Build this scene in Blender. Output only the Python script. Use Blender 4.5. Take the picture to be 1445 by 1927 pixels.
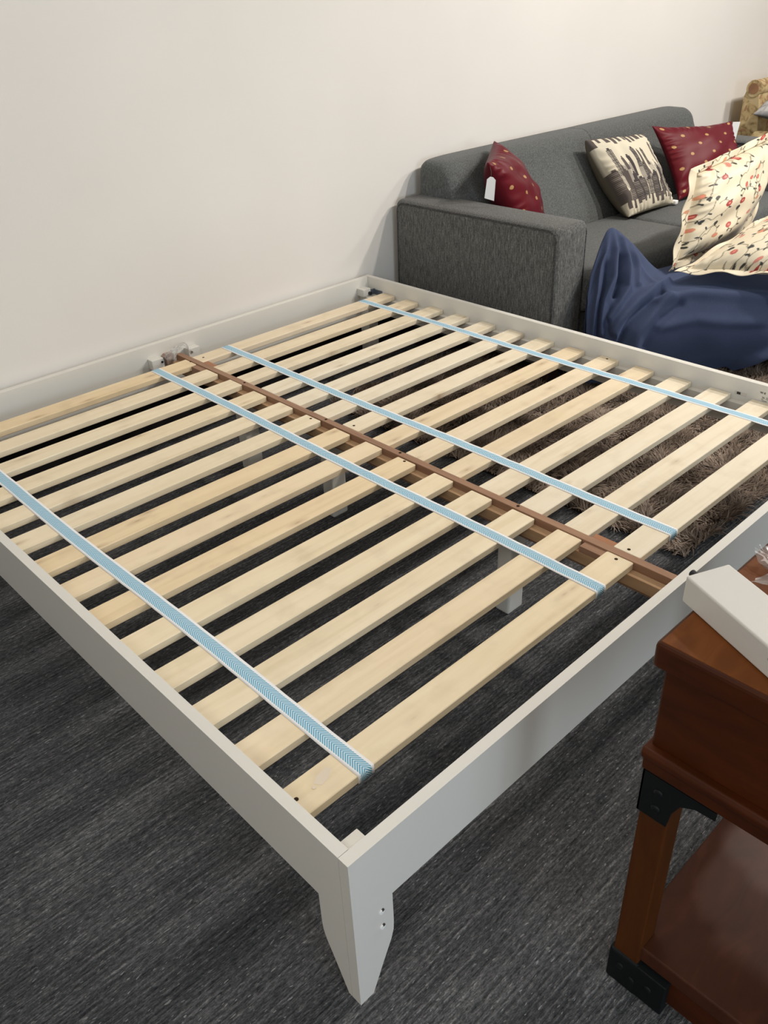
import bpy, bmesh, math, random
import numpy as np
from mathutils import Vector, Matrix
for o in list(bpy.data.objects):
    bpy.data.objects.remove(o)
scene = bpy.context.scene
COL = scene.collection
random.seed(7)
rng = np.random.default_rng(7)

# ------------------------------------------------------------------ camera
cam_d = bpy.data.cameras.new('camera')
cam = bpy.data.objects.new('camera', cam_d)
COL.objects.link(cam)
R_ = Vector((0.7206971, -0.6922253, -0.0376793))
U_ = Vector((0.3913986, 0.3614328, 0.8462703))
F_ = Vector((0.5721912, 0.6246522, -0.5314196))
M = Matrix(((R_.x, U_.x, -F_.x, -0.4556924),
            (R_.y, U_.y, -F_.y, -2.7080858),
            (R_.z, U_.z, -F_.z, 1.4405716),
            (0, 0, 0, 1)))
cam.matrix_world = M
cam_d.sensor_fit = 'VERTICAL'
cam_d.sensor_height = 36.0
cam_d.sensor_width = 36.0 * 1445 / 1927
cam_d.lens = 36.0 * 1590.2655 / 1927
cam_d.clip_start = 0.02
scene.camera = cam

# ------------------------------------------------------------------ world, lights, exposure
w = bpy.data.worlds.new('world')
scene.world = w
w.use_nodes = True
w.node_tree.nodes['Background'].inputs[0].default_value = (0.75, 0.85, 1.0, 1)
w.node_tree.nodes['Background'].inputs[1].default_value = 0.05


def area_lamp(name, loc, target, size, power, color, shape='DISK', size_y=None):
    d = bpy.data.lights.new(name, 'AREA')
    d.shape = shape
    d.size = size
    if size_y:
        d.size_y = size_y
    d.energy = power
    d.color = color
    o = bpy.data.objects.new(name, d)
    COL.objects.link(o)
    o.location = loc
    o.rotation_euler = (Vector(target) - Vector(loc)).to_track_quat('-Z', 'Y').to_euler()
    return o


WARM = (1.0, 0.94, 0.87)
area_lamp('ceiling_spot_lamp', (3.8, -2.4, 2.74), (3.2, -0.6, 0.3), 0.16, 45, WARM)
area_lamp('ceiling_spot_lamp', (3.0, -2.5, 2.74), (1.6, -1.3, 0.3), 0.16, 30, WARM)
area_lamp('ceiling_spot_lamp', (5.1, -2.2, 2.74), (5.0, -0.9, 0), 0.4, 42, (1.0, 0.95, 0.89))
area_lamp('ceiling_panel_lamp', (0.6, -1.4, 2.72), (0.6, -1.4, 0), 1.2, 10, (1.0, 0.95, 0.89), 'RECTANGLE', 1.2)
area_lamp('ceiling_panel_lamp', (-1.9, -3.4, 2.72), (-1.9, -3.4, 0), 1.2, 41, (1.0, 0.93, 0.85), 'RECTANGLE', 1.2)
area_lamp('cool_fill_lamp', (-0.3, -6.90, 1.45), (-0.25, -2.1, 1.2), 2.0, 92, (0.74, 0.87, 1.0), 'RECTANGLE', 1.5)  # cool fill added for the foot rail face, set at the unseen window

scene.view_settings.view_transform = 'Standard'
scene.view_settings.look = 'None'
scene.view_settings.gamma = 1.0
scene.view_settings.exposure = 0.0
scene.view_settings.use_curve_mapping = False


# ------------------------------------------------------------------ helpers
def lin(c):
    """sRGB 0-255 -> linear tuple"""
    out = []
    for v in c:
        v = v / 255.0
        out.append(v / 12.92 if v <= 0.04045 else ((v + 0.055) / 1.055) ** 2.4)
    return tuple(out)


def rgba(c):
    return lin(c) + (1.0,)


class NT:
    def __init__(self, name, rough=0.6, spec=0.3):
        m = bpy.data.materials.new(name)
        m.use_nodes = True
        self.m = m
        self.t = m.node_tree
        self.b = self.t.nodes['Principled BSDF']
        self.b.inputs['Roughness'].default_value = rough
        self.b.inputs['Specular IOR Level'].default_value = spec

    def n(self, typ, **kw):
        nd = self.t.nodes.new(typ)
        for k, v in kw.items():
            if k.startswith('_'):
                setattr(nd, k[1:], v)
            else:
                nd.inputs[k.replace('__', ' ')].default_value = v
        return nd

    def l(self, a, b):
        self.t.links.new(a, b)

    def coord(self, kind='Object', scale=(1, 1, 1), rot=(0, 0, 0), rand=False):
        tc = self.n('ShaderNodeTexCoord')
        src = tc.outputs[kind]
        if rand:
            oi = self.n('ShaderNodeObjectInfo')
            mul = self.n('ShaderNodeMath', _operation='MULTIPLY')
            mul.inputs[1].default_value = 37.0
            self.l(oi.outputs['Random'], mul.inputs[0])
            add = self.n('ShaderNodeVectorMath', _operation='ADD')
            self.l(src, add.inputs[0])
            self.l(mul.outputs[0], add.inputs[1])
            src = add.outputs[0]
        mp = self.n('ShaderNodeMapping')
        mp.inputs['Scale'].default_value = scale
        mp.inputs['Rotation'].default_value = rot
        self.l(src, mp.inputs[0])
        return mp.outputs[0]

    def noise(self, vec, scale=5, detail=4, rough=0.5, dist=0.0):
        nd = self.n('ShaderNodeTexNoise', Scale=scale, Detail=detail, Roughness=rough, Distortion=dist)
        self.l(vec, nd.inputs['Vector'])
        return nd.outputs['Fac']

    def ramp(self, fac, stops):
        r = self.n('ShaderNodeValToRGB')
        el = r.color_ramp.elements
        while len(el) > 1:
            el.remove(el[-1])
        el[0].position = stops[0][0]
        el[0].color = rgba(stops[0][1])
        for p, c in stops[1:]:
            e = el.new(p)
            e.color = rgba(c)
        self.l(fac, r.inputs[0])
        return r.outputs[0]

    def mix(self, fac, a, b, mode='MIX'):
        mx = self.n('ShaderNodeMix', _data_type='RGBA', _blend_type=mode)
        for s, v in ((0, fac), (6, a), (7, b)):
            if isinstance(v, (int, float)):
                mx.inputs[s].default_value = v
            elif isinstance(v, tuple):
                mx.inputs[s].default_value = rgba(v)
            else:
                self.l(v, mx.inputs[s])
        return mx.outputs[2]

    def math(self, op, a, b=None):
        nd = self.n('ShaderNodeMath', _operation=op)
        for i, v in enumerate((a, b)):
            if v is None:
                continue
            if isinstance(v, (int, float)):
                nd.inputs[i].default_value = v
            else:
                self.l(v, nd.inputs[i])
        return nd.outputs[0]

    def base(self, c):
        if isinstance(c, tuple):
            self.b.inputs['Base Color'].default_value = rgba(c)
        else:
            self.l(c, self.b.inputs['Base Color'])

    def bump(self, h, strength=0.3, dist=0.002):
        bp = self.n('ShaderNodeBump', Strength=strength, Distance=dist)
        self.l(h, bp.inputs['Height'])
        self.l(bp.outputs[0], self.b.inputs['Normal'])


# ------------------------------------------------------------------ materials
MAT = {}


def simple(name, col, rough=0.6, spec=0.3, metal=0.0, nz=0.0):
    a = NT(name, rough, spec)
    if nz:
        f = a.noise(a.coord(), 9, 5)
        dk = tuple(int(c * (1 - nz)) for c in col)
        a.base(a.ramp(f, [(0.3, dk), (0.7, col)]))
    else:
        a.base(col)
    a.b.inputs['Metallic'].default_value = metal
    MAT[name] = a.m
    return a


a = simple('wall_paint', (231, 227, 221), 0.75, 0.2)
v = a.coord()
a.base(a.ramp(a.noise(v, 1.3, 3), [(0.3, (227, 223, 217)), (0.7, (233, 229, 223))]))
a.bump(a.noise(v, 160, 3), 0.12, 0.001)
simple('ceiling_paint', (225, 222, 216), 0.9, 0.1, nz=0.03)
a = simple('white_lacquer', (224, 221, 213), 0.38, 0.45)

a = simple('white_paint_bar', (232, 229, 222), 0.45, 0.4)
v = a.coord()
sp = a.math('GREATER_THAN', a.noise(v, 55, 2), 0.76)
a.base(a.mix(sp, (220, 217, 210), (178, 173, 165)))

# carpet: charcoal loop pile in streaked rows turned about 12 degrees from the bed
a = simple('carpet', (60, 60, 60), 0.95, 0.1)
ROT = (0, 0, math.radians(12))
rows = a.noise(a.coord('Object', (7, 165, 1), ROT), 1, 2, 0.6)
band = a.noise(a.coord('Object', (1.1, 7, 1), ROT), 1, 3, 0.55)
loop = a.noise(a.coord('Object', (70, 190, 1), ROT), 1, 2, 0.7)
speck = a.noise(a.coord('Object', (320, 320, 1)), 1, 2, 0.7)
patch = a.noise(a.coord('Object', (2.6, 3.2, 1)), 1, 2)
s = a.math('ADD', a.math('MULTIPLY', rows, 0.30), a.math('MULTIPLY', band, 0.16))
s = a.math('ADD', s, a.math('MULTIPLY', loop, 0.34))
s = a.math('ADD', s, a.math('MULTIPLY', speck, 0.18))
s = a.math('ADD', s, a.math('MULTIPLY', patch, 0.10))
col = a.ramp(s, [(0.40, (38, 39, 42)), (0.52, (70, 71, 73)), (0.60, (98, 98, 99)), (0.70, (150, 150, 150))])
fl = a.math('GREATER_THAN', a.noise(a.coord('Object', (60, 210, 1), ROT), 1, 1), 0.70)
a.base(a.mix(a.math('MULTIPLY', fl, 0.5), col, (165, 165, 164)))
a.bump(a.math('ADD', loop, rows), 0.9, 0.006)

# pale pine slat, the two rolls in slightly different tones


def pine(name, stops):
    a = simple(name, (236, 221, 190), 0.55, 0.3)
    v = a.coord('Object', (1, 1, 1), rand=True)
    v2 = a.n('ShaderNodeMapping')
    v2.inputs['Scale'].default_value = (2.2, 34, 34)
    a.l(v, v2.inputs[0])
    g = a.noise(v2.outputs[0], 1, 5, 0.55, 0.6)
    c1 = a.ramp(g, stops)
    oi = a.n('ShaderNodeObjectInfo')
    tint = a.ramp(oi.outputs['Random'], [(0.0, (255, 246, 232)), (0.35, (255, 253, 246)), (0.7, (255, 250, 238)), (1.0, (252, 240, 220))])
    c2 = a.mix(1.0, c1, tint, 'MULTIPLY')
    sm = a.noise(v, 14, 3)
    c3 = a.mix(a.math('MULTIPLY', a.ramp(sm, [(0.52, (0, 0, 0)), (0.78, (200, 200, 200))]), 0.35), c2, (170, 150, 120))
    v3 = a.n('ShaderNodeMapping')
    v3.inputs['Scale'].default_value = (4.2, 13, 6)
    a.l(v, v3.inputs[0])
    vo = a.n('ShaderNodeTexVoronoi', _voronoi_dimensions='2D', Scale=1.0)
    a.l(v3.outputs[0], vo.inputs['Vector'])
    kn = a.ramp(vo.outputs['Distance'], [(0.0, (215, 215, 215)), (0.05, (150, 150, 150)), (0.17, (0, 0, 0))])
    sel = a.ramp(a.noise(v, 3.1, 0), [(0.44, (0, 0, 0)), (0.58, (255, 255, 255))])
    c4 = a.mix(a.math('MULTIPLY', kn, sel), c3, (158, 122, 86))
    a.base(c4)
    a.bump(g, 0.08, 0.001)


pine('pine_slat', [(0.25, (224, 212, 189)), (0.5, (234, 224, 206)), (0.75, (240, 232, 216))])
pine('pine_slat_warm', [(0.25, (227, 212, 184)), (0.5, (238, 225, 201)), (0.75, (243, 232, 210))])
simple('filler', (228, 214, 194), 0.75)
simple('hole_dark', (58, 46, 36), 0.9, 0.05)


def wood(name, stops, scale, rough, spec, bump=0.08):
    a = NT(name, rough, spec)
    f = a.noise(a.coord('Object', scale), 1, 6, 0.6, 0.8)
    a.base(a.ramp(f, stops))
    a.bump(f, bump, 0.001)
    MAT[name] = a.m


wood('beam_brown', [(0.3, (138, 104, 82)), (0.7, (166, 130, 104))], (40, 2.5, 40), 0.5, 0.3)
wood('rest_brown', [(0.3, (160, 134, 118)), (0.7, (182, 156, 140))], (40, 20, 40), 0.6, 0.3)
wood('beam_tan', [(0.3, (172, 138, 104)), (0.7, (198, 164, 128))], (40, 2.5, 40), 0.6, 0.3)
wood('block_orange', [(0.3, (152, 104, 74)), (0.7, (178, 126, 94))], (40, 6, 40), 0.5, 0.3)
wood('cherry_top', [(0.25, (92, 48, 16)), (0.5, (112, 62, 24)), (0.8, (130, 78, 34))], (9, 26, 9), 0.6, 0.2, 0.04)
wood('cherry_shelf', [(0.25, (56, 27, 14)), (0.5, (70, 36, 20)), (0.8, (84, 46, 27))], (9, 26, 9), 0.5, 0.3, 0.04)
wood('cherry_side_shaded', [(0.25, (55, 22, 3)), (0.5, (69, 29, 5)), (0.8, (82, 38, 8))], (8, 5, 22), 0.5, 0.25, 0.04)  # shade on the table sides and top edge is put into this darker cherry
wood('cherry_leg', [(0.25, (64, 31, 6)), (0.5, (78, 40, 9)), (0.8, (92, 49, 13))], (24, 24, 4), 0.5, 0.25, 0.04)
wood('dark_leg', [(0.3, (38, 26, 20)), (0.7, (60, 42, 32))], (20, 20, 5), 0.5, 0.3)
simple('black_iron', (15, 19, 21), 0.55, 0.25, nz=0.2)
simple('added_window_glass', (150, 170, 185), 0.1, 0.5)
simple('black_vinyl', (30, 29, 30), 0.6, 0.2)
simple('steel_plate', (126, 134, 146), 0.35, 0.5, 0.7)
simple('black_bolt', (24, 26, 34), 0.4, 0.5)
simple('ink', (70, 66, 62), 0.8, 0.1)
simple('paper_white', (240, 240, 238), 0.7, 0.2)
simple('paper_grey', (214, 208, 197), 0.7, 0.2)

# chevron strap
a = simple('chevron_strap', (240, 242, 243), 0.8, 0.15)
uv = a.n('ShaderNodeUVMap')
sx = a.n('ShaderNodeSeparateXYZ')
a.l(uv.outputs[0], sx.inputs[0])
au = a.math('ABSOLUTE', sx.outputs[0])
ph = a.math('SUBTRACT', sx.outputs[1], a.math('MULTIPLY', au, 1.15))
fr = a.math('FRACT', a.math('DIVIDE', ph, 0.0060))
ln = a.math('LESS_THAN', fr, 0.50)
ins = a.math('LESS_THAN', au, 0.0125)
a.base(a.mix(a.math('MULTIPLY', ln, ins), a.mix(ins, (240, 240, 241), (212, 232, 240)), (92, 160, 193)))

# sofa tweed


def tweed(name, scale, c, lo=0.5, hi=1.5):
    a = NT(name, 0.92, 0.15)
    v = a.coord('Object', scale)
    f = a.noise(v, 1, 3, 0.7)
    g2 = a.noise(a.coord('Object', (150, 150, 150)), 1, 2, 0.6)
    s = a.math('ADD', a.math('MULTIPLY', f, 0.7), a.math('MULTIPLY', g2, 0.3))
    a.base(a.ramp(s, [(0.32, tuple(int(x * lo) for x in c)), (0.5, c), (0.68, tuple(min(255, int(x * hi)) for x in c))]))
    a.bump(s, 0.35, 0.002)
    a.b.inputs['Sheen Weight'].default_value = 0.15
    MAT[name] = a.m


tweed('tweed_arm', (330, 330, 28), (89, 89, 87), 0.5, 1.5)
tweed('tweed_back', (330, 330, 70), (90, 92, 91), 0.66, 1.32)
simple('sofa_under', (30, 29, 28), 0.95, 0.05)
tweed('tweed_piping', (200, 200, 200), (70, 70, 69))

# blue cotton
a = simple('blue_cotton', (50, 60, 88), 0.85, 0.15)
v = a.coord()
a.base(a.ramp(a.noise(v, 420, 2), [(0.3, (57, 66, 90)), (0.7, (67, 76, 101))]))
a.bump(a.noise(v, 420, 2), 0.2, 0.001)
a.b.inputs['Sheen Weight'].default_value = 0.25
a.b.inputs['Sheen Tint'].default_value = rgba((120, 140, 190))

# rug
a = simple('shag_pile', (108, 88, 76), 0.9, 0.15)
g = a.n('ShaderNodeAttribute')
g.attribute_name = 'tone'
a.base(a.ramp(g.outputs['Fac'], [(0.0, (88, 75, 64)), (0.5, (138, 122, 109)), (1.0, (186, 170, 155))]))
simple('rug_backing', (52, 42, 36), 0.95, 0.05, nz=0.2)


def printed(name, rough, spec, sheen=0.0, weave=300.0, shot=None):
    a = NT(name, rough, spec)
    at = a.n('ShaderNodeVertexColor')
    at.layer_name = 'print'
    c = at.outputs['Color']
    if shot:
        lw = a.n('ShaderNodeLayerWeight', Blend=0.35)
        c = a.mix(a.math('MULTIPLY', lw.outputs['Facing'], 0.45), c, shot)
    a.l(c, a.b.inputs['Base Color'])
    a.bump(a.noise(a.coord(), weave, 2), 0.18, 0.001)
    a.b.inputs['Sheen Weight'].default_value = sheen
    MAT[name] = a.m


printed('print_cotton', 0.85, 0.15)
printed('print_satin', 0.5, 0.4, 0.1)
printed('print_silk', 0.5, 0.3, 0.0, 400, (62, 26, 42))

# damask chair cloth
a = simple('damask', (186, 156, 104), 0.75, 0.25)
v = a.coord()
f = a.noise(v, 13, 4, 0.55, 1.6)
f2 = a.noise(v, 7, 2, 0.5, 2.0)
c1 = a.ramp(f, [(0.38, (150, 126, 88)), (0.47, (188, 164, 120)), (0.6, (202, 182, 140))])
a.base(a.mix(a.math('MULTIPLY', a.math('GREATER_THAN', f2, 0.60), 0.7), c1, (160, 112, 84)))
simple('damask_rose', (158, 118, 88), 0.8, 0.2, nz=0.15)

# clear plastic film
a = NT('clear_film', 0.12, 0.6)
tr = a.n('ShaderNodeBsdfTransparent')
tr.inputs[0].default_value = (0.97, 0.97, 0.97, 1)
gl = a.n('ShaderNodeBsdfGlossy', Roughness=0.15)
df = a.n('ShaderNodeBsdfDiffuse')
df.inputs[0].default_value = (0.9, 0.9, 0.9, 1)
lw = a.n('ShaderNodeLayerWeight', Blend=0.35)
m0 = a.n('ShaderNodeMixShader')
m0.inputs[0].default_value = 0.45
a.l(gl.outputs[0], m0.inputs[1])
a.l(df.outputs[0], m0.inputs[2])
ms = a.n('ShaderNodeMixShader')
a.l(a.math('ADD', a.math('MULTIPLY', lw.outputs['Facing'], 0.5), 0.22), ms.inputs[0])
a.l(tr.outputs[0], ms.inputs[1])
a.l(m0.outputs[0], ms.inputs[2])
a.l(ms.outputs[0], a.t.nodes['Material Output'].inputs[0])
MAT['clear_film'] = a.m


# ------------------------------------------------------------------ object helpers
def link(name, me, mat=None, parent=None, loc=None):
    o = bpy.data.objects.new(name, me)
    COL.objects.link(o)
    if mat:
        if me.materials:
            me.materials[0] = MAT[mat]
        else:
            me.materials.append(MAT[mat])
    if parent:
        o.parent = parent
        o.matrix_parent_inverse = Matrix.Translation(-parent.location) if not any(parent.rotation_euler) else parent.matrix_basis.inverted()
    if loc:
        o.location = loc
    return o


def thing(name, label, cat, loc, group=None):
    o = bpy.data.objects.new(name, None)
    o.empty_display_size = 0.1
    COL.objects.link(o)
    o.location = loc
    return tag(o, label, cat, group)


def tag(o, label, cat, group=None):
    o['label'] = label
    o['category'] = cat
    if group:
        o['group'] = group
    return o


def bm_mesh(bm, name, smooth=False):
    me = bpy.data.meshes.new(name)
    bm.normal_update()
    bm.to_mesh(me)
    bm.free()
    if smooth:
        me.polygons.foreach_set('use_smooth', [True] * len(me.polygons))
    return me


def box_mesh(x0, x1, y0, y1, z0, z1, bev=0.0, seg=2, name='box'):
    bm = bmesh.new()
    bmesh.ops.create_cube(bm, size=1)
    for v in bm.verts:
        v.co = Vector((x0 if v.co.x < 0 else x1, y0 if v.co.y < 0 else y1, z0 if v.co.z < 0 else z1))
    if bev:
        bmesh.ops.bevel(bm, geom=bm.edges[:], offset=bev, segments=seg, profile=0.5, affect='EDGES')
    return bm_mesh(bm, name, bev > 0.012)


def box(name, x0, x1, y0, y1, z0, z1, mat, parent=None, bev=0.0, seg=2):
    cx, cy, cz = (x0 + x1) / 2, (y0 + y1) / 2, (z0 + z1) / 2
    me = box_mesh(x0 - cx, x1 - cx, y0 - cy, y1 - cy, z0 - cz, z1 - cz, bev, seg, name)
    return link(name, me, mat, parent, (cx, cy, cz))


def prism(name, outline, axis, d0, d1, mat, parent=None, bev=0.0, smooth=False, seg=2):
    """extrude a 2D outline along axis ('x': outline in (y,z); 'y': outline in (x,z); 'z': (x,y))"""
    bm = bmesh.new()

    def P(p, d):
        if axis == 'x':
            return (d, p[0], p[1])
        if axis == 'y':
            return (p[0], d, p[1])
        return (p[0], p[1], d)
    A = [bm.verts.new(P(p, d0)) for p in outline]
    B = [bm.verts.new(P(p, d1)) for p in outline]
    n = len(outline)
    bm.faces.new(A)
    bm.faces.new(B[::-1])
    for i in range(n):
        bm.faces.new((A[i], B[i], B[(i + 1) % n], A[(i + 1) % n]))
    bmesh.ops.recalc_face_normals(bm, faces=bm.faces[:])
    if bev:
        bmesh.ops.bevel(bm, geom=bm.edges[:], offset=bev, segments=seg, profile=0.5, affect='EDGES', clamp_overlap=True)
    return link(name, bm_mesh(bm, name, smooth), mat, parent)


def tube_mesh(pts, r, nseg=8, closed=False, name='tube'):
    bm = bmesh.new()
    pts = [Vector(p) for p in pts]
    n = len(pts)
    rings = []
    up = Vector((0.13, 0.21, 0.97))
    for i, p in enumerate(pts):
        if closed:
            t = pts[(i + 1) % n] - pts[i - 1]
        else:
            t = pts[min(i + 1, n - 1)] - pts[max(i - 1, 0)]
        t.normalize()
        a1 = t.cross(up).normalized()
        a2 = t.cross(a1)
        rings.append([bm.verts.new(p + r * (math.cos(2 * math.pi * k / nseg) * a1 + math.sin(2 * math.pi * k / nseg) * a2)) for k in range(nseg)])
    for i in range(n if closed else n - 1):
        A, B = rings[i], rings[(i + 1) % n]
        for k in range(nseg):
            bm.faces.new((A[k], A[(k + 1) % nseg], B[(k + 1) % nseg], B[k]))
    if not closed:
        bm.faces.new(rings[0][::-1])
        bm.faces.new(rings[-1])
    bmesh.ops.recalc_face_normals(bm, faces=bm.faces[:])
    return bm_mesh(bm, name, True)


def cyl(name, c, r, depth, axis, mat, parent=None, seg=12):
    bm = bmesh.new()
    bmesh.ops.create_cone(bm, cap_ends=True, segments=seg, radius1=r, radius2=r, depth=depth)
    if axis == 'x':
        bmesh.ops.rotate(bm, verts=bm.verts, matrix=Matrix.Rotation(math.pi / 2, 3, 'Y'))
    elif axis == 'y':
        bmesh.ops.rotate(bm, verts=bm.verts, matrix=Matrix.Rotation(math.pi / 2, 3, 'X'))
    return link(name, bm_mesh(bm, name), mat, parent, c)


def struct(name, *args, **kw):
    o = box(name, *args, **kw)
    o['kind'] = 'structure'
    return o


def grid_mesh(name, P, closed_u=False, smooth=True):
    """P: (n,m,3) array -> quad grid mesh"""
    n, m = P.shape[:2]
    idx = np.arange(n * m).reshape(n, m)
    q = np.stack([idx[:-1, :-1], idx[1:, :-1], idx[1:, 1:], idx[:-1, 1:]], -1).reshape(-1, 4)
    return quads_mesh(name, P.reshape(-1, 3), q, smooth)


def quads_mesh(name, verts, q, smooth=True):
    me = bpy.data.meshes.new(name)
    me.vertices.add(len(verts))
    me.vertices.foreach_set('co', np.asarray(verts, np.float32).ravel())
    me.loops.add(q.size)
    me.loops.foreach_set('vertex_index', q.astype(np.int32).ravel())
    me.polygons.add(len(q))
    me.polygons.foreach_set('loop_start', np.arange(0, q.size, 4, dtype=np.int32))
    me.polygons.foreach_set('loop_total', np.full(len(q), 4, np.int32))
    me.update(calc_edges=True)
    me.validate()
    if smooth:
        me.polygons.foreach_set('use_smooth', [True] * len(me.polygons))
    return me


# ------------------------------------------------------------------ room
WY = 0.022
struct('floor', -4.0, 8.0, -7.0, WY, -0.05, 0.0, 'carpet')
struct('wall_back', -4.0, 8.0, WY, WY + 0.12, 0.0, 2.8, 'wall_paint')
struct('baseboard_back', -4.0, 8.0, WY - 0.008, WY - 0.0002, 0.0, 0.15, 'black_vinyl', None, 0.002)
struct('wall_left', -4.12, -4.0, -7.0, WY, 0.0, 2.8, 'wall_paint')
struct('wall_right', 8.0, 8.12, -7.0, WY, 0.0, 2.8, 'wall_paint')
struct('wall_front', -4.0, 8.0, -7.12, -7.0, 0.0, 2.8, 'wall_paint')
struct('ceiling', -4.0, 8.0, -7.0, WY, 2.8, 2.9, 'ceiling_paint')

# unseen window added behind the camera to account for the cool fill lamp
win = struct('added_window_1', -1.30, 0.70, -6.999, -6.985, 0.70, 2.20, 'added_window_glass')
for nm, x0, x1, z0, z1 in (('jamb', -1.38, -1.30, 0.62, 2.28), ('jamb', 0.70, 0.78, 0.62, 2.28), ('head', -1.30, 0.70, 2.20, 2.28), ('sill', -1.30, 0.70, 0.62, 0.70), ('mullion', -0.33, -0.27, 0.70, 2.20)):
    box(nm, x0, x1, -6.999, -6.95, z0, z1, 'white_lacquer', win)

# ------------------------------------------------------------------ bed frame
L, W, T, H, HB, HS = 2.10, 1.9928, 0.021, 0.3686, 0.2194, 0.3178
ST = 0.018                      # slat thickness
bed = thing('bed_frame', 'white lacquered king size bed frame with tapered legs and open slatted base', 'bed', (W / 2, -L / 2, 0))
LB = 'white_lacquer'
box('head_rail', T, W - T, -T, 0, HB - 0.06, H, LB, bed, 0.0015)
# side rails
box('side_rail', 0, T, -L + 0.083, 0, HB, H, LB, bed)
sr = box('side_rail', W - T, W, -L + 0.083, 0, HB, H, LB, bed)


# foot rail between the two front legs
box('foot_rail', 0.083, W - 0.083, -L, -L + T, HB, H, LB, bed)


def leg_half(x, s, y, sy, mirror_gap=0.0):
    """corner leg: an L of two tapering boards"""
    lw = 0.083
    bm = bmesh.new()
    def board(axis):
        prof = [(0, H), (0, 0), (0.0294, 0), (0.0294 + (lw - 0.0294) * 0.5, 0.062), (0.0294 + (lw - 0.0294) * 0.86, 0.104),
                (lw - 0.0015, 0.124), (lw, 0.145), (lw, H)]
        a0, b0 = [], []
        for d, z in prof:
            if axis == 'x':
                a0.append(bm.verts.new((x + s * d, y, z)))
                b0.append(bm.verts.new((x + s * d, y + sy * T, z)))
            else:
                dd = max(d, T)
                a0.append(bm.verts.new((x, y + sy * (dd if d > T else T + 0.0009), z)))
                b0.append(bm.verts.new((x + s * T, y + sy * (dd if d > T else T + 0.0009), z)))
        n = len(prof)
        bm.faces.new(a0)
        bm.faces.new(b0[::-1])
        for i in range(n):
            bm.faces.new((a0[i], b0[i], b0[(i + 1) % n], a0[(i + 1) % n]))
    board('x')
    board('y')
    bmesh.ops.remove_doubles(bm, verts=bm.verts, dist=1e-5)
    bmesh.ops.recalc_face_normals(bm, faces=bm.faces[:])
    return bm_mesh(bm, 'leg')


for (x, s, y, sy) in ((0, 1, -L, 1), (W, -1, -L, 1)):
    lg = link('leg', leg_half(x, s, y, sy), LB, bed)
    for z in (0.198, 0.158):
        if s > 0:
            cyl('plugged_screw', (x + s * 0.058, y - 0.0006, z), 0.0048, 0.003, 'y', 'paper_white', lg, 10)
            cyl('plugged_screw', (x + s * 0.0602, y - 0.0008, z + 0.0035), 0.0026, 0.003, 'y', 'ink', lg, 8)
for x0 in (0.0215, W - 0.0745):
    box('leg', x0, x0 + 0.053, -0.075, -0.0215, 0, 0.30, LB, bed, 0.002)

# ledge strips that carry the slat ends
zl = HS - ST - 0.0005
for x0, x1 in ((T, T + 0.022), (W - T - 0.022, W - T)):
    box('ledge_strip', x0, x1, -L + 0.075, -0.08, zl - 0.045, zl, LB, bed, 0.001)
# corner blocks
box('corner_block', T, 0.062, -L + T + 0.0005, -L + 0.05, 0.24, 0.352, LB, bed, 0.0015)
bk = box('corner_block', W - T - 0.066, W - T - 0.024, -0.062, -T - 0.0005, 0.301, 0.332, LB, bed, 0.0015)
box('corner_plate', W - T - 0.024, W - T - 0.0005, -0.064, -0.060, 0.303, 0.325, 'steel_plate', bed)
box('corner_plate', W - T - 0.004, W - T - 0.0005, -0.11, -0.064, 0.301, 0.322, 'steel_plate', bed)
cyl('bolt', (W - T - 0.032, -0.066, 0.312), 0.0075, 0.012, 'y', 'black_bolt', bed)

# centre beam
XB = 0.9958
BW = 0.0108
box('center_beam', XB - BW, XB + BW, -L + T + 0.001, -0.05, 0.245, HS + 0.002, 'beam_brown', bed, 0.001)
for s in (-1, 1):
    xs = sorted((XB + s * BW, XB + s * (BW + 0.024)))
    box('beam_ledge', xs[0], xs[1], -L + T + 0.001, -0.06, zl - 0.03, zl, 'beam_tan', bed, 0.001)
    for y in (-0.222, -1.857):
        box('spacer_block', xs[0] + (0.0002 if s > 0 else 0), xs[1], y - 0.031, y + 0.031, zl + 0.0002, HS - 0.002, 'block_orange' if s > 0 else 'beam_brown', bed, 0.0008)
for y in (-0.458, -0.879, -1.199, -1.617):
    cyl('screw', (XB + 0.002, y, HS + 0.0022), 0.0042, 0.0012, 'z', 'hole_dark', bed)
# head brackets and the small brown rest beside the beam
for x0 in (0.885, 1.038):
    b = box('beam_bracket', x0, x0 + 0.048, -0.052, -T - 0.0003, 0.285, 0.322, LB, bed, 0.002)
    cyl('bolt', (x0 + (0.04 if x0 < 1 else 0.012), -0.053, 0.308), 0.0042, 0.004, 'y', 'black_bolt', b)
prism('beam_rest', [(0.940, 0.318), (0.950, 0.325), (0.975, 0.325), (0.984, 0.318), (0.980, 0.30), (0.978, 0.26), (0.955, 0.26), (0.951, 0.302)], 'y', -0.040, -T - 0.0003, 'rest_brown', bed, 0.001)

# support legs under the beam
for y in (-0.475, -0.925, -1.631):
    box('support_leg', 0.962, 1.022, y, y + 0.045, 0, zl - 0.0305, LB, bed, 0.005)

# maker's print and a small sticker inside the right rail
def text_mesh(body, size):
    cu = bpy.data.curves.new('lettering', 'FONT')
    cu.body = body
    cu.size = size
    cu.space_character = 1.25
    cu.extrude = 0.0002
    ob = bpy.data.objects.new('tmp', cu)
    COL.objects.link(ob)
    dg = bpy.context.evaluated_depsgraph_get()
    me = bpy.data.meshes.new_from_object(ob.evaluated_get(dg))
    bpy.data.objects.remove(ob)
    return me


me = text_mesh('we', 0.0135)
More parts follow.
